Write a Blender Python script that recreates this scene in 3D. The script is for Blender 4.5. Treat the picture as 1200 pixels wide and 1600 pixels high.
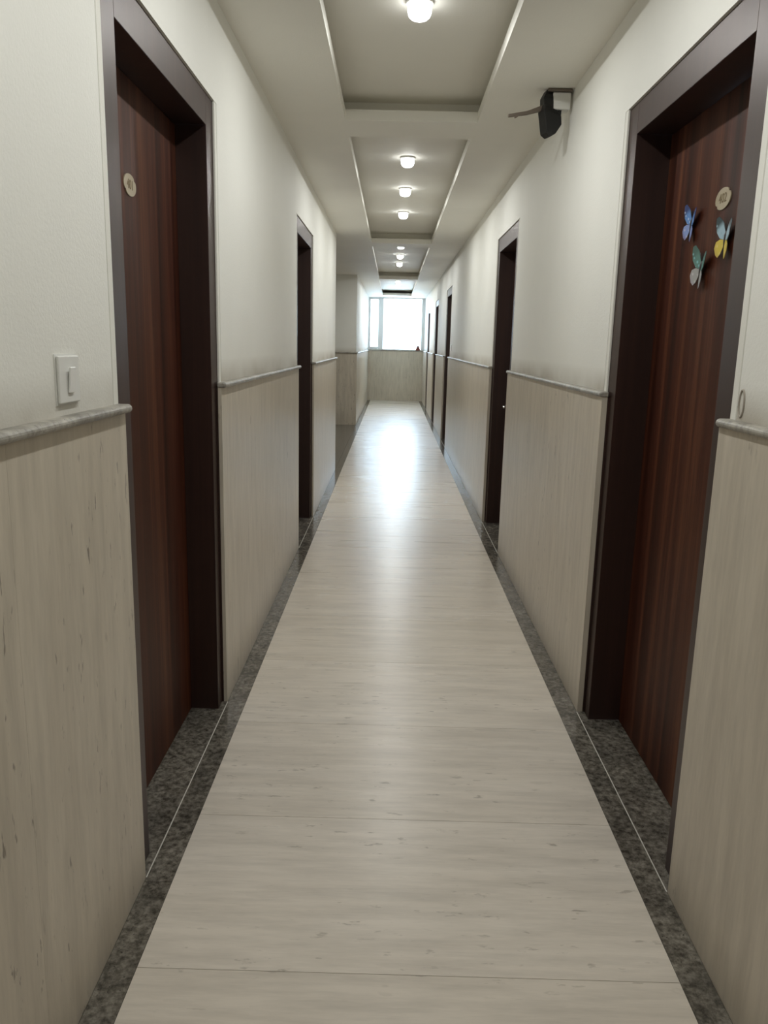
import bpy, bmesh, math, random
from mathutils import Vector, Matrix
random.seed(7)
S = bpy.context.scene
C = S.collection
for o in list(bpy.data.objects):
    bpy.data.objects.remove(o)

# ------------------------------------------------------------------ camera
F_PX, PITCH, YAW, ROLL, EYE = 1236.2, 0.209, -0.0063, 0.024, 1.4
fw = Vector((math.sin(YAW)*math.cos(PITCH), math.cos(YAW)*math.cos(PITCH), -math.sin(PITCH)))
r0 = Vector((math.cos(YAW), -math.sin(YAW), 0)); u0 = r0.cross(fw)
rt = math.cos(ROLL)*r0 + math.sin(ROLL)*u0
up = -math.sin(ROLL)*r0 + math.cos(ROLL)*u0
cd = bpy.data.cameras.new('camera'); cam = bpy.data.objects.new('camera', cd); C.objects.link(cam)
cd.sensor_fit = 'HORIZONTAL'; cd.sensor_width = 36.0; cd.lens = 36.0*F_PX/1200.0
cd.clip_start = 0.02; cd.clip_end = 200
m = Matrix((rt, up, -fw)).transposed().to_4x4(); m.translation = (0, 0, EYE)
cam.matrix_world = m
S.camera = cam

# ------------------------------------------------------------------ world, exposure
w = bpy.data.worlds.new('overcast_sky'); S.world = w; w.use_nodes = True
bg = w.node_tree.nodes['Background']
bg.inputs['Color'].default_value = (0.64, 0.81, 1.0, 1)
bg.inputs['Strength'].default_value = 15.0
LAMP_GLOW, LAMP_WATTS = 10.0, 7.7
S.cycles.max_bounces = 16; S.cycles.diffuse_bounces = 12; S.cycles.glossy_bounces = 6
vs = S.view_settings
vs.view_transform = 'Standard'; vs.look = 'None'; vs.gamma = 1.0; vs.use_curve_mapping = False
vs.exposure = 0.0

# ------------------------------------------------------------------ materials
def new_mat(name):
    mt = bpy.data.materials.new(name); mt.use_nodes = True
    nt = mt.node_tree; b = nt.nodes['Principled BSDF']
    return mt, nt, b
def node(nt, t, **kw):
    n = nt.nodes.new(t)
    for k, v in kw.items(): setattr(n, k, v)
    return n
def ramp(nt, stops, interp='LINEAR'):
    n = nt.nodes.new('ShaderNodeValToRGB'); cr = n.color_ramp; cr.interpolation = interp
    while len(cr.elements) < len(stops): cr.elements.new(0.5)
    for e, (p, c) in zip(cr.elements, stops):
        e.position = p; e.color = (c[0], c[1], c[2], 1) if not isinstance(c, float) else (c, c, c, 1)
    return n
def plain(name, col, rough=0.5, metal=0.0, coat=0.0, spec=0.5):
    mt, nt, b = new_mat(name)
    b.inputs['Base Color'].default_value = (*col, 1)
    b.inputs['Roughness'].default_value = rough; b.inputs['Metallic'].default_value = metal
    b.inputs['Coat Weight'].default_value = coat; b.inputs['Specular IOR Level'].default_value = spec
    n = node(nt, 'ShaderNodeTexNoise'); n.inputs['Scale'].default_value = 60
    bp = node(nt, 'ShaderNodeBump'); bp.inputs['Strength'].default_value = 0.03
    nt.links.new(n.outputs['Fac'], bp.inputs['Height']); nt.links.new(bp.outputs['Normal'], b.inputs['Normal'])
    return mt
def coords(nt, scale, world=False, rnd=40.0):
    """object coordinates scaled per axis, shifted by the object's own random value"""
    if world:
        g = node(nt, 'ShaderNodeNewGeometry'); out = g.outputs['Position']
    else:
        tc = node(nt, 'ShaderNodeTexCoord'); oi = node(nt, 'ShaderNodeObjectInfo')
        mu = node(nt, 'ShaderNodeMath', operation='MULTIPLY'); mu.inputs[1].default_value = rnd
        nt.links.new(oi.outputs['Random'], mu.inputs[0])
        ad = node(nt, 'ShaderNodeVectorMath', operation='ADD')
        nt.links.new(tc.outputs['Object'], ad.inputs[0]); nt.links.new(mu.outputs[0], ad.inputs[1])
        out = ad.outputs[0]
    mp = node(nt, 'ShaderNodeVectorMath', operation='MULTIPLY'); mp.inputs[1].default_value = scale
    nt.links.new(out, mp.inputs[0])
    return mp.outputs[0]
def mixc(nt, fac, a, b, mode='MIX'):
    n = node(nt, 'ShaderNodeMix', data_type='RGBA', blend_type=mode)
    for sock, v in ((0, fac), (6, a), (7, b)):
        if hasattr(v, 'links'): nt.links.new(v, n.inputs[sock])
        elif isinstance(v, (int, float)): n.inputs[sock].default_value = v
        else: n.inputs[sock].default_value = (*v, 1)
    return n.outputs[2]
def tex(nt, vec, scale, detail=4, rough=0.55, dist=0.0):
    n = node(nt, 'ShaderNodeTexNoise'); n.inputs['Scale'].default_value = scale
    n.inputs['Detail'].default_value = detail; n.inputs['Roughness'].default_value = rough
    n.inputs['Distortion'].default_value = dist
    nt.links.new(vec, n.inputs['Vector']); return n.outputs['Fac']
def feed(nt, out, stops, interp='LINEAR'):
    r = ramp(nt, stops, interp); nt.links.new(out, r.inputs['Fac']); return r.outputs['Color']

def travertine(name, stretch, light, dark, rough, pit=0.5, grain=5.0, spec=0.5):
    """stone with grain drawn out along one axis (stretch = small scale on that axis)"""
    mt, nt, b = new_mat(name)
    v = coords(nt, stretch)
    bands = feed(nt, tex(nt, v, grain, 8, 0.68, 0.4), [(0.28, dark), (0.72, light)])
    fine = feed(nt, tex(nt, v, 26.0, 4, 0.7), [(0.32, 0.86), (0.62, 1.04)])
    col = mixc(nt, 1.0, bands, fine, 'MULTIPLY')
    v2 = coords(nt, tuple(s*(2.4 if s < 0.5 else 1.0) for s in stretch))
    spots = feed(nt, tex(nt, v2, 52.0, 3, 0.6), [(0.29, 1.0), (0.36, 0.0)])
    where = feed(nt, tex(nt, v, 4.0, 3), [(0.44, 0.0), (0.58, 1.0)])
    pits = mixc(nt, 1.0, spots, where, 'MULTIPLY')
    pf = node(nt, 'ShaderNodeMath', operation='MULTIPLY'); pf.inputs[1].default_value = pit
    nt.links.new(pits, pf.inputs[0])
    col = mixc(nt, pf.outputs[0], col, (0.13, 0.105, 0.08))
    oi = node(nt, 'ShaderNodeObjectInfo')
    tone = feed(nt, oi.outputs['Random'], [(0.0, (0.975, 0.97, 0.965)), (1.0, (1.01, 1.01, 1.015))])
    col = mixc(nt, 1.0, col, tone, 'MULTIPLY')
    nt.links.new(col, b.inputs['Base Color'])
    b.inputs['Specular IOR Level'].default_value = spec
    rr = feed(nt, tex(nt, v, 9.0, 3), [(0.3, rough*0.95), (0.7, rough*1.07)])
    nt.links.new(rr, b.inputs['Roughness'])
    bp = node(nt, 'ShaderNodeBump'); bp.inputs['Strength'].default_value = 0.25; bp.inputs['Distance'].default_value = 0.001
    bp.invert = True
    nt.links.new(pf.outputs[0], bp.inputs['Height']); nt.links.new(bp.outputs['Normal'], b.inputs['Normal'])
    return mt
M = {}
M['floor_stone'] = travertine('travertine_floor', (0.12, 1.0, 1.0), (0.71, 0.655, 0.58), (0.63, 0.575, 0.50), 0.28, 0.45, 6.0, 0.2)
M['wall_stone'] = travertine('travertine_wall', (1.0, 1.0, 0.13), (0.61, 0.555, 0.465), (0.525, 0.47, 0.385), 0.32, 0.75, 9.0)
M['wall_stone_end'] = M['wall_stone']

def granite(name, a, bcol, c, rough):
    mt, nt, b = new_mat(name)
    v = coords(nt, (1, 1, 1))
    base = feed(nt, tex(nt, v, 55.0, 5, 0.7), [(0.36, a), (0.5, bcol), (0.66, c)])
    big = feed(nt, tex(nt, v, 9.0, 3), [(0.35, 0.7), (0.65, 1.2)])
    col = mixc(nt, 1.0, base, big, 'MULTIPLY')
    vo = node(nt, 'ShaderNodeTexVoronoi'); vo.inputs['Scale'].default_value = 110
    nt.links.new(v, vo.inputs['Vector'])
    sp = feed(nt, vo.outputs['Distance'], [(0.12, 1.0), (0.28, 0.0)])
    ck = feed(nt, tex(nt, v, 30.0, 2), [(0.52, 0.0), (0.6, 0.8)])
    fac = mixc(nt, 1.0, sp, ck, 'MULTIPLY')
    col = mixc(nt, fac, col, (0.02, 0.018, 0.015))
    nt.links.new(col, b.inputs['Base Color']); b.inputs['Roughness'].default_value = rough
    return mt
M['granite'] = granite('grey_granite', (0.05, 0.045, 0.036), (0.13, 0.118, 0.098), (0.235, 0.215, 0.185), 0.18)
M['rail_stone'] = granite('rail_stone', (0.20, 0.185, 0.16), (0.32, 0.30, 0.26), (0.40, 0.38, 0.335), 0.4)

def plaster(name, col, stain=True):
    mt, nt, b = new_mat(name)
    v = coords(nt, (1, 1, 1), world=True)
    c = feed(nt, tex(nt, v, 1.3, 4), [(0.3, tuple(x*0.94 for x in col)), (0.7, col)])
    if stain:
        sx = node(nt, 'ShaderNodeSeparateXYZ'); g = node(nt, 'ShaderNodeNewGeometry')
        nt.links.new(g.outputs['Position'], sx.inputs[0])
        mr = node(nt, 'ShaderNodeMapRange'); mr.inputs[1].default_value = 1.25; mr.inputs[2].default_value = 1.335
        mr.inputs[3].default_value = 1.0; mr.inputs[4].default_value = 0.0
        nt.links.new(sx.outputs['Z'], mr.inputs[0])
        patch = feed(nt, tex(nt, v, 2.6, 3), [(0.25, 0.15), (0.72, 0.9)])
        f = mixc(nt, 1.0, mr.outputs[0], patch, 'MULTIPLY')
        c = mixc(nt, f, c, (0.36, 0.31, 0.24))
    nt.links.new(c, b.inputs['Base Color']); b.inputs['Roughness'].default_value = 0.62
    b.inputs['Specular IOR Level'].default_value = 0.35
    n1 = tex(nt, v, 130.0, 3, 0.6)
    bp = node(nt, 'ShaderNodeBump'); bp.inputs['Strength'].default_value = 0.22; bp.inputs['Distance'].default_value = 0.003
    nt.links.new(n1, bp.inputs['Height']); nt.links.new(bp.outputs['Normal'], b.inputs['Normal'])
    return mt
M['plaster'] = plaster('cream_plaster', (0.82, 0.815, 0.765))
M['bead'] = plaster('bead_plaster', (0.78, 0.77, 0.71), False)
M['ceil'] = plaster('ceiling_paint', (0.86, 0.845, 0.785), False)

def wood(name, dark, mid, light, rough, coat, scale=(14, 14, 0.35), spec=0.5, tint=(1, 1, 1)):
    mt, nt, b = new_mat(name)
    v = coords(nt, scale)
    c = feed(nt, tex(nt, v, 1.0, 5, 0.6, 0.4), [(0.30, dark), (0.5, mid), (0.68, light)])
    fine = feed(nt, tex(nt, v, 9.0, 3, 0.6), [(0.3, 0.8), (0.7, 1.12)])
    c = mixc(nt, 1.0, c, fine, 'MULTIPLY')
    nt.links.new(c, b.inputs['Base Color'])
    b.inputs['Roughness'].default_value = rough
    b.inputs['Coat Weight'].default_value = coat; b.inputs['Coat Roughness'].default_value = 0.3
    b.inputs['Specular IOR Level'].default_value = spec; b.inputs['Specular Tint'].default_value = (*tint, 1)
    return mt
M['door_wood'] = wood('striped_door_veneer', (0.016, 0.003, 0.0015), (0.055, 0.013, 0.006), (0.125, 0.042, 0.018), 0.5, 0.0, (14, 14, 0.35), 0.3, (1.0, 0.78, 0.66))
M['frame_wood'] = wood('dark_frame_wood', (0.014, 0.005, 0.0035), (0.021, 0.008, 0.0055), (0.030, 0.012, 0.0085), 0.42, 0.0, (30, 30, 0.6), 0.85, (1.0, 0.86, 0.83))
M['grout'] = plain('grout', (0.30, 0.28, 0.25), 0.8)
M['light_grout'] = plain('light_grout', (0.62, 0.6, 0.55), 0.7)
M['white_plastic'] = plain('white_plastic', (0.72, 0.72, 0.69), 0.35)
M['rocker'] = plain('rocker_plastic', (0.82, 0.82, 0.80), 0.28)
M['black_plastic'] = plain('black_plastic', (0.005, 0.005, 0.005), 0.5)
M['arm_metal'] = plain('dusty_bracket_metal', (0.16, 0.13, 0.105), 0.5, 0.4)
M['chrome'] = plain('chrome', (0.85, 0.85, 0.86), 0.12, 1.0)
M['brass'] = plain('brass_plate', (0.40, 0.34, 0.235), 0.42, 0.3)
M['engraved'] = plain('engraved_number', (0.16, 0.115, 0.05), 0.5)
M['window_frame'] = plain('window_frame_paint', (0.80, 0.82, 0.83), 0.45)
M['clay'] = plain('dark_red_clay', (0.23, 0.055, 0.045), 0.55)
M['dark_grey'] = plain('dark_grey', (0.07, 0.065, 0.065), 0.5)
M['chip'] = plain('bare_plaster', (0.36, 0.32, 0.27), 0.8)
def glass():
    mt = bpy.data.materials.new('window_glass'); mt.use_nodes = True; nt = mt.node_tree
    nt.nodes.remove(nt.nodes['Principled BSDF'])
    t = node(nt, 'ShaderNodeBsdfTransparent'); t.inputs[0].default_value = (0.97, 0.985, 0.98, 1)
    g = node(nt, 'ShaderNodeBsdfGlossy'); g.inputs['Roughness'].default_value = 0.03
    fr = node(nt, 'ShaderNodeFresnel'); fr.inputs[0].default_value = 1.45
    mx = node(nt, 'ShaderNodeMixShader')
    nt.links.new(fr.outputs[0], mx.inputs[0]); nt.links.new(t.outputs[0], mx.inputs[1]); nt.links.new(g.outputs[0], mx.inputs[2])
    nt.links.new(mx.outputs[0], nt.nodes['Material Output'].inputs['Surface'])
    return mt
M['glass'] = glass()
def lamp_mat():
    mt, nt, b = new_mat('lit_lamp_diffuser')
    b.inputs['Base Color'].default_value = (0.9, 0.9, 0.88, 1)
    b.inputs['Emission Color'].default_value = (0.985, 1.0, 0.975, 1)
    b.inputs['Emission Strength'].default_value = LAMP_GLOW
    return mt
M['lamp'] = lamp_mat()

# ------------------------------------------------------------------ helpers
def link(name, mesh, mat, parent=None, loc=(0, 0, 0)):
    if mat is not None and mesh is not None and not mesh.materials:
        mesh.materials.append(M[mat] if isinstance(mat, str) else mat)
    o = bpy.data.objects.new(name, mesh); C.objects.link(o)
    o.location = loc
    if parent is not None: o.parent = parent
    return o
def wloc(o):
    v = Vector(o.location)
    while o.parent: o = o.parent; v = v + Vector(o.location)
    return v
def tag(o, label, cat=None, group=None, kind=None):
    o['label'] = label
    if cat: o['category'] = cat
    if group: o['group'] = group
    if kind: o['kind'] = kind
    return o
def empty(name, loc=(0, 0, 0)):
    o = bpy.data.objects.new(name, None); C.objects.link(o); o.location = loc; o.empty_display_size = 0.1
    return o
def bm_box(bm, x0, x1, y0, y1, z0, z1):
    vs_ = [bm.verts.new(p) for p in ((x0, y0, z0), (x1, y0, z0), (x1, y1, z0), (x0, y1, z0), (x0, y0, z1), (x1, y0, z1), (x1, y1, z1), (x0, y1, z1))]
    for f in ((3, 2, 1, 0), (4, 5, 6, 7), (0, 1, 5, 4), (1, 2, 6, 5), (2, 3, 7, 6), (3, 0, 4, 7)):
        bm.faces.new([vs_[i] for i in f])
def finish(bm, name, smooth=False):
    bmesh.ops.recalc_face_normals(bm, faces=bm.faces)
    me = bpy.data.meshes.new(name); bm.to_mesh(me); bm.free()
    if smooth:
        for p in me.polygons: p.use_smooth = True
    return me
_cache = {}
def box(name, x0, x1, y0, y1, z0, z1, mat, parent=None, bevel=0.0, seg=1):
    """one box-shaped piece, origin at the middle of its base; alike pieces share mesh data"""
    d = (round(x1-x0, 4), round(y1-y0, 4), round(z1-z0, 4)); key = (d, mat, bevel, seg)
    if key not in _cache:
        bm = bmesh.new(); bm_box(bm, -d[0]/2, d[0]/2, -d[1]/2, d[1]/2, 0, d[2])
        if bevel: bmesh.ops.bevel(bm, geom=bm.edges[:], offset=bevel, segments=seg, profile=0.5, affect='EDGES')
        _cache[key] = finish(bm, name)
    p = Vector(((x0+x1)/2, (y0+y1)/2, z0))
    if parent is not None: p = p - wloc(parent)
    return link(name, _cache[key], mat, parent, p)
def boxes_mesh(name, boxes, mat, parent=None):
    """several boxes joined in one mesh (one continuous piece of the shell)"""
    bm = bmesh.new()
    for b in boxes: bm_box(bm, *b)
    me = finish(bm, name); o = link(name, me, mat, parent)
    if parent is not None: o.location = -wloc(parent)
    return o
def lathe(prof, n=24):
    bm = bmesh.new(); rings = []
    for r, z in prof:
        if r < 1e-6: rings.append([bm.verts.new((0, 0, z))])
        else: rings.append([bm.verts.new((r*math.cos(2*math.pi*k/n), r*math.sin(2*math.pi*k/n), z)) for k in range(n)])
    for a, b in zip(rings, rings[1:]):
        for k in range(n):
            q = [a[k % len(a)], a[(k+1) % len(a)], b[(k+1) % len(b)], b[k % len(b)]]
            q = [v for i, v in enumerate(q) if v not in q[:i]]
            if len(q) > 2: bm.faces.new(q)
    return bm
def extrude_outline(pts, t):
    """flat outline in local x,y given thickness t along z"""
    bm = bmesh.new()
    a = [bm.verts.new((x, y, 0)) for x, y in pts]; b = [bm.verts.new((x, y, t)) for x, y in pts]
    bm.faces.new(a[::-1]); bm.faces.new(b); n = len(pts)
    for i in range(n): bm.faces.new((a[i], a[(i+1) % n], b[(i+1) % n], b[i]))
    return bm
def tube_mesh(pts, rads, n=8):
    bm = bmesh.new(); rings = []
    for i, p in enumerate(pts):
        p = Vector(p); t = (Vector(pts[min(i+1, len(pts)-1)]) - Vector(pts[max(i-1, 0)])).normalized()
        a = t.orthogonal().normalized(); b = t.cross(a)
        rings.append([bm.verts.new(p + rads[i]*(math.cos(2*math.pi*k/n)*a + math.sin(2*math.pi*k/n)*b)) for k in range(n)])
    for a, b in zip(rings, rings[1:]):
        for k in range(n): bm.faces.new((a[k], a[(k+1) % n], b[(k+1) % n], b[k]))
    bm.faces.new(rings[0][::-1]); bm.faces.new(rings[-1])
    return bm

# ------------------------------------------------------------------ dimensions (metres)
YB, YE = -4.0, 20.3                      # back wall, end wall
LC, LP, LF, LD = -0.620, -0.633, -0.641, -0.745   # left: cladding, plaster, frame face, door face
RC, RP, RF, RD = 0.761, 0.781, 0.789, 0.905
LB, RB = -0.86, 1.02                     # back of the walls
SL, SR = -0.547, 0.687                   # edges of the floor slabs
ZC, ZR = 2.537, 2.66                     # soffit, raised ceiling
ZRAIL0, ZRAIL1 = 1.2305, 1.2505
YCORNER, YPILLAR = 8.83, 13.9            # the lobby opens between these on the left
LOBX = -3.6
FW, HEAD0, HEAD1 = 0.108, 2.10, 2.20     # frame face width, opening head, frame top
doorsL = [(1.84, 2.93), (5.31, 6.37)]
doorsR = [(1.84, 2.925), (5.31, 6.35), (11.12, 12.15), (14.3, 15.33), (17.5, 18.5)]
BEAD, GAP = 0.030, 0.005

# ------------------------------------------------------------------ floor
floor = boxes_mesh('floor', [(LOBX-0.2, RB, YB-0.2, YE+0.25, -0.12, -0.005)], 'grout')
tag(floor, 'corridor floor of pale travertine slabs with dark granite borders', 'floor', kind='structure')
y = 1.54 - 0.6*10; k = 0
while y < YE:
    a, b = max(y, YB), min(y+0.6, YE-0.02)
    if b - a > 0.05: box('floor_slab', SL+0.0006, SR-0.0006, a+0.0007, b-0.0007, -0.005, 0.0, 'floor_stone', floor)
    y += 0.6
for x0, x1, yy0, yy1 in ((LC, SL, YB, YCORNER), (SR, RC, YB, YE-0.02), (LC, SL, YPILLAR, YE-0.02), (LC, SL, YCORNER, YPILLAR)):
    n = max(1, round((yy1-yy0)/1.22)); s = (yy1-yy0)/n
    for i in range(n): box('border_strip', x0+0.0006, x1-0.0006, yy0+i*s+0.0007, yy0+(i+1)*s-0.0007, -0.005, 0.0, 'granite', floor)
nx, ny = 5, 8
for i in range(nx):
    for j in range(ny):
        sx, sy = (LC-LOBX)/nx, (YPILLAR-YCORNER)/ny
        box('lobby_tile', LOBX+i*sx+0.001, LOBX+(i+1)*sx-0.001, YCORNER+j*sy+0.001, YCORNER+(j+1)*sy-0.001, -0.005, 0.0, 'granite', floor)

# ------------------------------------------------------------------ walls
def wall_boxes(xa, xb, ya, yb, doors, edge=BEAD+GAP):
    out = []; c = ya
    for d0, d1 in doors:
        out.append((xa, xb, c, d0-edge, -0.12, ZR)); out.append((xa, xb, d0-edge, d1+edge, HEAD1, ZR)); c = d1+edge
    out.append((xa, xb, c, yb, -0.12, ZR))
    return out
wl = boxes_mesh('wall_left', wall_boxes(LB, LP, YB, YCORNER, doorsL), 'plaster')
tag(wl, 'left corridor wall, cream plaster above travertine panelling', 'wall', kind='structure')
wr = boxes_mesh('wall_right', wall_boxes(RP, RB, YB, YE, doorsR), 'plaster')
tag(wr, 'right corridor wall, cream plaster above travertine panelling', 'wall', kind='structure')
wf = boxes_mesh('wall_left_far', [(LB, LP, YPILLAR, YE, -0.12, ZR), (LOBX, LB, YPILLAR, YPILLAR+0.2, -0.12, ZR)], 'plaster')
tag(wf, 'far left wall and pillar beyond the lobby opening, facing the camera', 'wall', kind='structure')
wlob = boxes_mesh('wall_lobby', [(LOBX-0.2, LOBX, YCORNER-0.2, YPILLAR+0.2, -0.12, ZR), (LOBX, LB, YCORNER-0.2, YCORNER, -0.12, ZR)], 'plaster')
tag(wlob, 'plain walls of the side lobby, out of sight around the corner', 'wall', kind='structure')
WZ0, WZ1 = 1.262, ZC
wend = boxes_mesh('wall_end', [(LB, RB, YE, YE+0.22, -0.12, WZ0), (LB, RB, YE, YE+0.22, WZ1, ZR), (LB, LP, YE, YE+0.22, WZ0, WZ1), (RP, RB, YE, YE+0.22, WZ0, WZ1)], 'plaster')
tag(wend, 'end wall of the corridor below and around the bright window', 'wall', kind='structure')
wback = boxes_mesh('wall_back', [(LB, RB, YB-0.2, YB, -0.12, ZR)], 'plaster')
tag(wback, 'plain cream wall closing the corridor behind the camera', 'wall', kind='structure')

def clad_y(parent, xa, xb, ya, yb):
    n = max(1, round((yb-ya)/0.6)); s = (yb-ya)/n
    for i in range(n): box('stone_panel', xa, xb, ya+i*s+0.0002, ya+(i+1)*s-0.0002, 0.0005, ZRAIL0+0.004, 'wall_stone', parent)
def clad_x(parent, xa, xb, ya, yb):
    n = max(1, round((xb-xa)/0.6)); s = (xb-xa)/n
    for i in range(n): box('stone_panel', xa+i*s+0.0002, xa+(i+1)*s-0.0002, ya, yb, 0.0005, ZRAIL0+0.004, 'wall_stone', parent)
ntrim = [0]
def rail(axis, face, sign, a, b, label):
    """half-round stone moulding along an axis; face = plaster plane, sign = direction out of the wall"""
    ntrim[0] += 1
    h = ZRAIL1 - ZRAIL0; out = 0.031; prof = [(0, 0), (out-h/2, 0)]
    prof += [(out-h/2 + h/2*math.sin(t), h/2 - h/2*math.cos(t)) for t in [math.pi*i/8 for i in range(1, 8)]] + [(out-h/2, h), (0, h)]
    bm = bmesh.new(); L = b-a; rings = []
    for t, ins in ((-L/2, 0.007), (-L/2+0.003, 0.0025), (-L/2+0.008, 0), (L/2-0.008, 0), (L/2-0.003, 0.0025), (L/2, 0.007)):
        rings.append([bm.verts.new(((max(p-ins, 0))*sign, t, min(max(q, ins*0.6), h-ins*0.6)) if axis == 'y' else (t, max(p-ins, 0)*sign, min(max(q, ins*0.6), h-ins*0.6))) for p, q in prof])
    n = len(prof)
    for r1, r2 in zip(rings, rings[1:]):
        for i in range(n): bm.faces.new((r1[i], r1[(i+1) % n], r2[(i+1) % n], r2[i]))
    bm.faces.new(rings[0]); bm.faces.new(rings[-1][::-1])
    me = finish(bm, 'rail')
    o = link('trim_%d' % ntrim[0], me, 'rail_stone', None, (face, (a+b)/2, ZRAIL0) if axis == 'y' else ((a+b)/2, face, ZRAIL0))
    return tag(o, label, 'dado rail', kind='structure')
OV = 0.03                                # panelling overlaps the far jamb of each door a little
segL = [(YB, 1.845), (2.93-OV, 5.315), (6.37-OV, YCORNER+0.013)]
segR = [(YB, 1.845), (2.925-OV, 5.315), (6.35-OV, 11.125), (12.15-OV, 14.305), (15.33-OV, 17.505), (18.5-OV, YE-0.014)]
nmL = ['beside the light switch, left foreground', 'between the two left doors', 'between second left door and the lobby corner']
nmR = ['at the right edge, right foreground', 'between first and second right doors', 'between second and third right doors', 'between third and fourth right doors', 'between fourth and fifth right doors', 'between last right door and the window']
for i, (a, b) in enumerate(segL):
    clad_y(wl, LP, LC, a, b); rail('y', LP, 1, a-(0 if i == 0 else 0.004), b+0.004, 'grey stone dado rail on left wall ' + nmL[i])
for i, (a, b) in enumerate(segR):
    clad_y(wr, RC, RP, a, b); rail('y', RP, -1, a-(0 if i == 0 else 0.004), b+(0.004 if i < 5 else 0), 'grey stone dado rail on right wall ' + nmR[i])
clad_y(wf, LP, LC, YPILLAR, YE-0.014); clad_x(wf, LOBX, LC, YPILLAR-0.013, YPILLAR)
rail('y', LP, 1, YPILLAR-0.03, YE-0.014, 'stone dado rail on far left wall running to the window')
rail('x', YPILLAR, -1, LOBX, LC+0.02, 'shadowed stone dado rail across the pillar face')
clad_x(wend, LC, RC, YE-0.013, YE)

# ------------------------------------------------------------------ ceiling
XO0, XO1 = -0.279, 0.409
recess = [(-0.30, 4.45), (4.79, 9.55), (9.90, 14.65), (15.0, 19.45)]
TS = 0.052
cb = [(LP, XO0, YB, YE, ZC, ZC+TS), (XO1, RP, YB, YE, ZC, ZC+TS)]
prev = YB
for a, b in recess + [(YE, YE)]:
    cb.append((XO0, XO1, prev, a, ZC, ZC+TS))
    mid = (prev+a)/2 if prev > YB else None
    if mid and a < YE: cb.append((LP, RP, mid-0.03, mid+0.03, ZC+TS, ZR))
    prev = b
cb.append((LOBX, LP, YCORNER-0.2, YPILLAR+0.1, ZC, ZC+TS))
cb.append((LOBX-0.2, RB, YB-0.2, YE+0.22, ZR, ZR+0.1))
cb.append((LP-0.02, LP, YCORNER, YPILLAR, ZC+TS, ZR))
ceil = boxes_mesh('ceiling', cb, 'ceil')
tag(ceil, 'dropped ceiling with long rectangular recesses down the middle', 'ceiling', kind='structure')

# ------------------------------------------------------------------ ceiling lamps
def lamp_meshes():
    base = finish(lathe([(0, 0), (0.050, 0), (0.052, -0.003), (0.052, -0.010), (0.047, -0.012), (0, -0.012)]), 'lamp_base')
    dif = finish(lathe([(0.045, -0.011), (0.0455, -0.030), (0.044, -0.042), (0.040, -0.052), (0.031, -0.060), (0.017, -0.0645), (0, -0.066)]), 'lamp_diffuser', True)
    return base, dif
lamp_base, lamp_dif = lamp_meshes()
lampspots = [(0.95, 'in the first ceiling recess, above the camera'), (2.12, 'in the first ceiling recess, just above the frame'), (3.30, 'at the top edge of the photo, nearest visible lamp'),
             (5.83, 'nearest of the three in the second recess'), (6.93, 'middle of the three in the second recess'), (8.12, 'farthest of the three in the second recess'),
             (10.62, 'nearest of the three in the third recess'), (11.83, 'middle of the three in the third recess'), (12.95, 'farthest of the three in the third recess'),
             (15.5, 'in the last recess, hidden behind the cross beam'), (16.6, 'nearer of the pair in the last recess by the window'), (17.7, 'farther of the pair in the last recess by the window')]
for yl, where in lampspots:
    t = empty('ceiling_lamp', (0.068, yl, ZR))
    tag(t, 'lit round white ceiling lamp, ' + where, 'ceiling lamp', 'ceiling lamps down the corridor')
    link('lamp_base', lamp_base, 'white_plastic', t); link('diffuser', lamp_dif, 'lamp', t)
    ld = bpy.data.lights.new('lamp_light', 'AREA'); ld.shape = 'DISK'; ld.size = 0.07; ld.energy = LAMP_WATTS; ld.color = (0.985, 1.0, 0.975)
    lo = bpy.data.objects.new('lamp_light', ld); C.objects.link(lo); lo.parent = t; lo.location = (0, 0, -0.0675)

# ------------------------------------------------------------------ doors
def text_mesh(txt, size, depth=0.0006):
    cu = bpy.data.curves.new('number_text', 'FONT'); cu.body = txt; cu.size = size; cu.extrude = depth
    cu.align_x = 'CENTER'; cu.align_y = 'CENTER'; cu.resolution_u = 4
    o = bpy.data.objects.new('number_text', cu); C.objects.link(o)
    dg = bpy.context.evaluated_depsgraph_get(); me = bpy.data.meshes.new_from_object(o.evaluated_get(dg))
    bpy.data.objects.remove(o); me.materials.clear()
    return me
def plate_outline():
    pts = []
    for i in range(48):
        t = 2*math.pi*i/48; s = 1.0
        d = min(abs((t - a + math.pi) % (2*math.pi) - math.pi) for a in (math.radians(38), math.radians(218)))
        if d < 0.2: s = 0.86 + 0.14*(d/0.2)
        pts.append((0.052*math.cos(t)*s, 0.029*math.sin(t)*s))
    return pts
plate_me = finish(extrude_outline(plate_outline(), 0.003), 'number_plate')
def lever_mesh(direction):
    return finish(tube_mesh([(0, 0, 0), (0.03, 0, 0), (0.044, 0.006*direction, 0), (0.05, 0.018*direction, 0), (0.05, 0.05*direction, 0), (0.05, 0.085*direction, -0.003)],
                            [0.010, 0.010, 0.011, 0.0105, 0.010, 0.007], 10), 'lever', True)
lever = {1: lever_mesh(1), -1: lever_mesh(-1)}
rose = finish(lathe([(0, 0), (0.026, 0), (0.026, 0.006), (0.02, 0.009), (0, 0.009)], 20), 'rose', True)
ndoor = [0]
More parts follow.
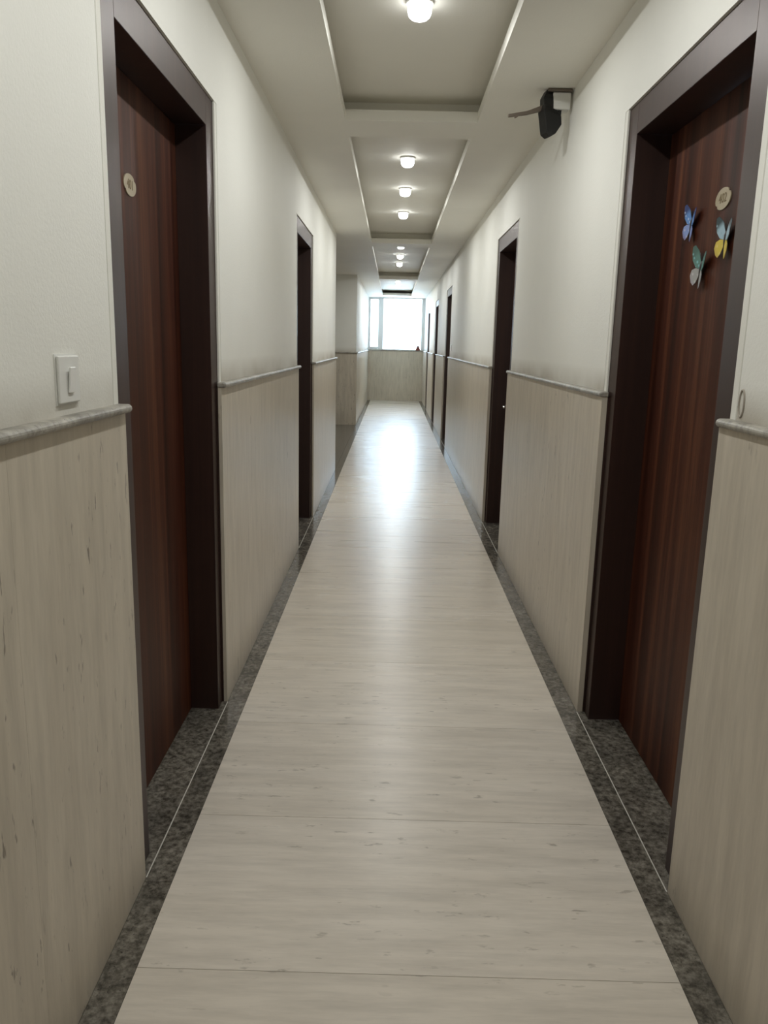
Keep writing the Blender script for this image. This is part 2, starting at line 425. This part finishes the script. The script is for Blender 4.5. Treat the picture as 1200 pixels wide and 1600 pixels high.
def make_door(side, d0, d1, label, number=None, hand='near', seen_handle=False):
    ndoor[0] += 1
    s = 1 if side == 'L' else -1         # direction out of the wall, into the corridor
    face, fr, pan, back, pl = (LC, LF, LD, LB, LP) if side == 'L' else (RC, RF, RD, RB, RP)
    t = empty('door_%d' % ndoor[0], (fr, (d0+d1)/2, 0)); tag(t, label, 'door', kind='structure')
    i0, i1 = d0+FW, d1-0.095
    lo, hi = min(fr, back), max(fr, back)
    e = BEAD+GAP-0.0005
    box('jamb', lo, hi, d0-e, i0, 0.0, HEAD1-0.0005, 'frame_wood', t, 0.0012)
    box('jamb', lo, hi, i1, d1+e, 0.0, HEAD1-0.0005, 'frame_wood', t, 0.0012)
    box('head', lo, hi, i0, i1, HEAD0, HEAD1-0.0005, 'frame_wood', t, 0.0012)
    a, b = min(fr, pl), max(fr, pl)
    box('cover_strip', a, b, d0-BEAD, d0, 0.0, HEAD1-0.001, 'bead', t, 0.0015)
    box('cover_strip', a, b, d1, d1+BEAD, 0.0, HEAD1-0.001, 'bead', t, 0.0015)
    box('packing_strip', a, b, d1-OV, d1, 0.0, ZRAIL0, 'frame_wood', t)
    pb = pan - s*0.036
    leaf = box('door_leaf', min(pan, pb), max(pan, pb), i0+0.0015, i1-0.0015, 0.006, HEAD0-0.002, 'door_wood', t)
    st0, st1 = pan, pan + s*0.014        # stop lip of the rebate
    box('door_stop', min(pb, back), max(pb, back), i0, i0+0.012, 0.005, HEAD0, 'frame_wood', t)
    fx = fr + s*0.0005
    boxes_mesh('threshold', [(min(face, fx), max(face, fx), d0+0.0055, d1-OV-0.0005, -0.005, 0.003), (min(fx, pb), max(fx, pb), i0+0.0005, i1-0.0005, -0.005, 0.003)], 'granite', t)
    box('joint_strip', min(face, face+s*0.0025), max(face, face+s*0.0025), d0+0.006, d1-OV-0.001, 0.0, 0.0022, 'light_grout', t)
    rot = (math.pi/2, 0, math.pi/2*s)    # local z out of the leaf, local x along the corridor
    if number:
        p = link('number_plate', plate_me, 'brass', t, Vector((pan, 2.332, 1.816)) - wloc(t)); p.rotation_euler = rot
        p['label'] = 'oval brass room number plate'
        tm = text_mesh(number, 0.036); q = link('number', tm, 'engraved', p, (0, 0, 0.0032))
    hy = (i0+0.045) if hand == 'near' else (i1-0.13)
    dr = 1 if hand == 'near' else -1
    hz = 0.955
    hp = link('handle_rose', rose, 'chrome', t, Vector((pan, hy, hz)) - wloc(t)); hp.rotation_euler = (0, math.pi/2*s, 0)
    hl = link('lever_handle', lever[dr], 'chrome', t, Vector((pan, hy, hz)) - wloc(t))
    if s < 0: hl.rotation_euler = (0, 0, math.pi); hl.data = lever[-dr]
    lk = link('lock_rose', rose, 'chrome', t, Vector((pan, hy, hz+0.10)) - wloc(t)); lk.rotation_euler = (0, math.pi/2*s, 0)
    hp['label'] = lk['label'] = 'round chrome rose'; hl['label'] = 'chrome lever handle'
    return t
make_door('L', *doorsL[0], 'dark brown veneered door in left foreground beside the light switch', '401')
make_door('L', *doorsL[1], 'second dark door on the left, next to the lobby opening')
make_door('R', *doorsR[0], 'dark brown veneered door in right foreground decorated with three butterflies', '402')
make_door('R', *doorsR[1], 'second door on the right with the shining chrome handle', None, 'far')
make_door('R', *doorsR[2], 'third dark door from the camera along the right wall')
make_door('R', *doorsR[3], 'fourth dark door from the camera along the right wall')
make_door('R', *doorsR[4], 'fifth and last dark door on the right, nearest the window')

# ------------------------------------------------------------------ end window
win = empty('window_1', (0.07, YE+0.1, WZ0))
tag(win, 'bright white window at the corridor end, narrow and wide pane', 'window', kind='structure')
y0, y1 = YE+0.05, YE+0.13
x0, x1 = LP, RP
XM0, XM1 = -0.388, -0.258
box('frame_rail', x0, x1, y0, y1, WZ0, WZ0+0.022, 'window_frame', win)
box('frame_rail', x0, x1, y0, y1, WZ1-0.03, WZ1, 'window_frame', win)
box('frame_stile', x0, x0+0.03, y0, y1, WZ0+0.022, WZ1-0.03, 'window_frame', win)
box('frame_stile', x1-0.085, x1, y0, y1, WZ0+0.022, WZ1-0.03, 'window_frame', win)
box('mullion', XM0, XM1, y0-0.015, y1, WZ0+0.022, WZ1-0.03, 'window_frame', win, 0.004)
sash = box('sash_rail', x0+0.03, XM0, y0+0.012, y1-0.012, WZ0+0.022, WZ0+0.075, 'window_frame', win, 0.003)
box('sash_rail', x0+0.03, XM0, y0+0.012, y1-0.012, WZ1-0.055, WZ1-0.03, 'window_frame', win, 0.003)
box('sash_stile', x0+0.03, x0+0.055, y0+0.012, y1-0.012, WZ0+0.075, WZ1-0.055, 'window_frame', win, 0.003)
box('pane', x0+0.055, XM0, y0+0.035, y0+0.041, WZ0+0.075, WZ1-0.055, 'glass', win)
box('pane', XM1, x1-0.085, y0+0.035, y0+0.041, WZ0+0.022, WZ1-0.03, 'glass', win)
sill = box('sill', LC, RC, YE-0.03, YE+0.05, WZ0-0.035, WZ0+0.001, 'rail_stone', win, 0.008, 2)
sill['label'] = 'grey stone window sill'
# small object on the sill
pot = empty('small_jar', (0.625, YE+0.0, WZ0+0.001))
tag(pot, 'small dark red jar on the right end of the window sill', 'jar')
link('jar_body', finish(lathe([(0, 0), (0.055, 0), (0.058, 0.02), (0.048, 0.06), (0.03, 0.085), (0, 0.085)], 16), 'jar', True), 'clay', pot)
link('lid', finish(lathe([(0, 0.084), (0.032, 0.084), (0.03, 0.1), (0.018, 0.118), (0, 0.122)], 16), 'lid', True), 'dark_grey', pot)['label'] = 'dark grey lid'

# ------------------------------------------------------------------ switches
def switch(name, side, yc, zc, label, wdt=0.098, hgt=0.09):
    s = 1 if side == 'L' else -1; pl = LP if side == 'L' else RP
    t = empty(name, (pl, yc, zc-hgt/2)); tag(t, label, 'light switch', 'wall switches')
    def b(nm, xa, xb, *r, **k):
        xa, xb = pl+s*xa, pl+s*xb
        return box(nm, min(xa, xb), max(xa, xb), *r, **k)
    bp = b('back_box', 0, 0.002, yc-wdt/2-0.004, yc+wdt/2+0.002, zc-hgt/2-0.003, zc+hgt/2+0.003, mat='white_plastic', parent=t)
    fp = b('face_plate', 0.002, 0.008, yc-wdt/2, yc+wdt/2, zc-hgt/2, zc+hgt/2, mat='white_plastic', parent=t, bevel=0.0025, seg=2)
    rk = b('rocker', 0.008, 0.012, yc-0.013, yc+0.013, zc-0.026, zc+0.024, mat='rocker', parent=t, bevel=0.0015)
    rk.rotation_euler = (0, s*math.radians(5), 0)
switch('light_switch', 'L', 1.548, 1.319, 'white rocker light switch above the rail beside the left foreground door')
switch('light_switch', 'R', 10.8, 1.375, 'tiny white light switch on right wall just before the third door', 0.09, 0.085)

# ------------------------------------------------------------------ small flaw on the right wall
bm = bmesh.new()
N1, N2 = 20, 6
rg = []
for i in range(N1):
    t = 2*math.pi*i/N1; c = Vector((0, 0.013*math.cos(t), 0.030*math.sin(t))); nrm = Vector((0, math.cos(t), math.sin(t)))
    rg.append([bm.verts.new(c + 0.0028*(math.cos(2*math.pi*j/N2)*nrm + math.sin(2*math.pi*j/N2)*Vector((1, 0, 0)))) for j in range(N2)])
for i in range(N1):
    for j in range(N2): bm.faces.new((rg[i][j], rg[(i+1) % N1][j], rg[(i+1) % N1][(j+1) % N2], rg[i][(j+1) % N2]))
link('paint_blister', finish(bm, 'paint_blister', True), 'chip', wr, (RP-0.0005, 1.785, 1.289))['label'] = 'peeling oval patch of paint just above the rail'

# ------------------------------------------------------------------ black device at the ceiling
DX, DY, DZ = 0.677, 3.90, ZC
dev = empty('wall_device', (DX, DY, DZ))
tag(dev, 'black bracketed device with a thin arm, hung under ceiling at right wall', 'wall device')
box('junction_box', DX+0.012, RP-0.012, DY-0.035, DY+0.03, ZC-0.085, ZC-0.014, 'white_plastic', dev, 0.003)
box('mount_plate', DX-0.012, RP-0.008, DY-0.045, DY+0.04, ZC-0.013, ZC-0.001, 'arm_metal', dev, 0.002)
box('clip', DX-0.012, DX+0.011, DY-0.03, DY-0.005, ZC-0.055, ZC-0.0135, 'white_plastic', dev, 0.002)
def hull_mesh(rings):
    bm = bmesh.new(); rs = [[bm.verts.new(p) for p in r] for r in rings]; n = len(rings[0])
    for a, b in zip(rs, rs[1:]):
        for i in range(n): bm.faces.new((a[i], a[(i+1) % n], b[(i+1) % n], b[i]))
    bm.faces.new(rs[0][::-1]); bm.faces.new(rs[-1])
    bmesh.ops.recalc_face_normals(bm, faces=bm.faces)
    bmesh.ops.bevel(bm, geom=bm.edges[:], offset=0.003, segments=2, profile=0.5, affect='EDGES')
    return finish(bm, 'hull')
def rect(cx, cy, z, a, b, rz=0.0, tilt=0.0):
    out = []
    for p, q in ((-a, -b), (a, -b), (a, b), (-a, b)):
        out.append((cx + p*math.cos(rz) - q*math.sin(rz), cy + p*math.sin(rz) + q*math.cos(rz), z + tilt*p))
    return out
neck = hull_mesh([rect(-0.004, -0.012, -0.022, 0.016, 0.018, 0.2), rect(-0.012, -0.016, -0.055, 0.024, 0.024, 0.2), rect(-0.010, -0.018, -0.105, 0.022, 0.026, 0.25)])
link('neck', neck, 'black_plastic', dev, (0, 0, 0.016))
body = hull_mesh([rect(-0.002, -0.02, -0.095, 0.032, 0.024, 0.35, -0.3), rect(0.004, -0.02, -0.120, 0.044, 0.03, 0.35, -0.2), rect(0.014, -0.02, -0.185, 0.038, 0.028, 0.35, 0.55), rect(0.012, -0.02, -0.212, 0.016, 0.022, 0.35, 0.6)])
link('housing', body, 'black_plastic', dev, (0, 0, 0.016))
fin = hull_mesh([rect(0.048, 0.0, -0.085, 0.007, 0.02, 0.2), rect(0.045, 0.0, -0.17, 0.006, 0.02, 0.2)])
link('side_fin', fin, 'black_plastic', dev, (0, 0, 0.016))
arm = hull_mesh([[(-0.030, -0.03, -0.083), (-0.030, -0.03, -0.108), (-0.030, -0.016, -0.108), (-0.030, -0.016, -0.083)],
                 [(-0.10, -0.034, -0.110), (-0.10, -0.034, -0.127), (-0.10, -0.022, -0.127), (-0.10, -0.022, -0.110)],
                 [(-0.185, -0.038, -0.126), (-0.185, -0.038, -0.140), (-0.185, -0.028, -0.140), (-0.185, -0.028, -0.126)]])
link('arm', arm, 'arm_metal', dev, (0, 0, 0.016))['label'] = 'thin dusty brown metal arm'
ac = hull_mesh([[(-0.135, -0.042, -0.131), (-0.150, -0.042, -0.142), (-0.150, -0.026, -0.142), (-0.135, -0.026, -0.131)], [(-0.150, -0.042, -0.131), (-0.158, -0.042, -0.141), (-0.158, -0.026, -0.141), (-0.150, -0.026, -0.131)]])
link('arm_clip', ac, 'arm_metal', dev, (0, 0, 0.016))

# ------------------------------------------------------------------ butterflies on the right foreground door
def wing_mat(name, inner, outer, spot):
    mt, nt, b = new_mat(name)
    tc = node(nt, 'ShaderNodeTexCoord')
    vo = node(nt, 'ShaderNodeTexVoronoi'); vo.inputs['Scale'].default_value = 70
    nt.links.new(tc.outputs['Object'], vo.inputs['Vector'])
    ln = node(nt, 'ShaderNodeVectorMath', operation='LENGTH'); nt.links.new(tc.outputs['Object'], ln.inputs[0])
    sc = node(nt, 'ShaderNodeMath', operation='MULTIPLY'); sc.inputs[1].default_value = 16.0
    nt.links.new(ln.outputs['Value'], sc.inputs[0])
    c = feed(nt, sc.outputs[0], [(0.25, inner), (0.62, inner), (0.85, outer)])
    f = feed(nt, vo.outputs['Distance'], [(0.18, 0.85), (0.34, 0.0)])
    c = mixc(nt, f, c, spot)
    nt.links.new(c, b.inputs['Base Color']); b.inputs['Roughness'].default_value = 0.35
    return mt
UP = [(0, 0), (0.006, 0.022), (0.022, 0.046), (0.042, 0.056), (0.052, 0.050), (0.050, 0.034), (0.042, 0.016), (0.024, 0.002)]
LO = [(0, 0), (0.022, 0.000), (0.038, -0.008), (0.042, -0.024), (0.033, -0.040), (0.022, -0.046), (0.012, -0.036), (0.004, -0.018)]
def wing(pts, s):
    return finish(extrude_outline([(x*s, y) for x, y in pts], 0.0012), 'wing')
W = {(n, s): wing(p, s) for n, p in (('upper', UP), ('lower', LO)) for s in (-1, 1)}
body_me = finish(tube_mesh([(0, 0.022, 0.004), (0, 0.012, 0.005), (0, -0.004, 0.005), (0, -0.028, 0.004)], [0.003, 0.0045, 0.004, 0.0015], 8), 'butterfly_body', True)
ant_me = finish(tube_mesh([(0, 0.02, 0.005), (0.006, 0.034, 0.008), (0.011, 0.042, 0.01)], [0.0007, 0.0007, 0.0011], 6), 'antenna', True)
def butterfly(yc, zc, spin, open_, label, um, lm, bmat, scale=1.0):
    t = empty('butterfly_ornament', (RD-0.001, yc, zc))
    # local x runs towards the camera along the door (-Y), local y up, local z out of the door (-X)
    B = Matrix(((0, 0, -1), (-1, 0, 0), (0, 1, 0))) @ Matrix.Rotation(spin, 3, 'Z') @ Matrix.Rotation(0, 3, 'X')
    t.rotation_euler = B.to_euler(); t.scale = (scale,)*3
    tag(t, label, 'ornament', 'butterflies on the right foreground door')
    link('body', body_me.copy(), bmat, t)
    for s in (-1, 1):
        for n, mm in (('upper', um), ('lower', lm)):
            me = W[(n, s)].copy(); me.materials.clear(); o = link(n+'_wing', me, mm, t, (0, 0, 0.004)); o.rotation_euler = (0, -s*math.radians(open_), 0)
        an = link('antenna', ant_me.copy(), bmat, t); an.scale = (s, 1, 1)
WB = wing_mat('blue_wing', (0.10, 0.24, 0.55), (0.02, 0.04, 0.16), (0.50, 0.60, 0.78))
WB2 = wing_mat('violet_wing', (0.22, 0.30, 0.58), (0.16, 0.11, 0.22), (0.55, 0.52, 0.62))
WY = wing_mat('yellow_wing', (0.62, 0.48, 0.07), (0.50, 0.36, 0.08), (0.70, 0.56, 0.20))
WC = wing_mat('pale_blue_wing', (0.33, 0.47, 0.55), (0.025, 0.05, 0.06), (0.30, 0.44, 0.52))
WG = wing_mat('green_wing', (0.10, 0.22, 0.19), (0.06, 0.13, 0.11), (0.22, 0.50, 0.55))
WS = wing_mat('silver_wing', (0.36, 0.36, 0.35), (0.33, 0.30, 0.36), (0.55, 0.55, 0.57))
butterfly(2.552, 1.776, math.radians(-14), 12, 'blue butterfly ornament on the right foreground door, leftmost of three', WB, WB2, 'dark_grey')
butterfly(2.278, 1.700, math.radians(-10), 12, 'yellow and pale blue butterfly ornament below the oval number plate', WC, WY, 'dark_grey', 1.05)
butterfly(2.436, 1.636, math.radians(-16), 14, 'green and silver butterfly ornament, lowest of the three on the door', WG, WS, 'dark_grey', 1.1)
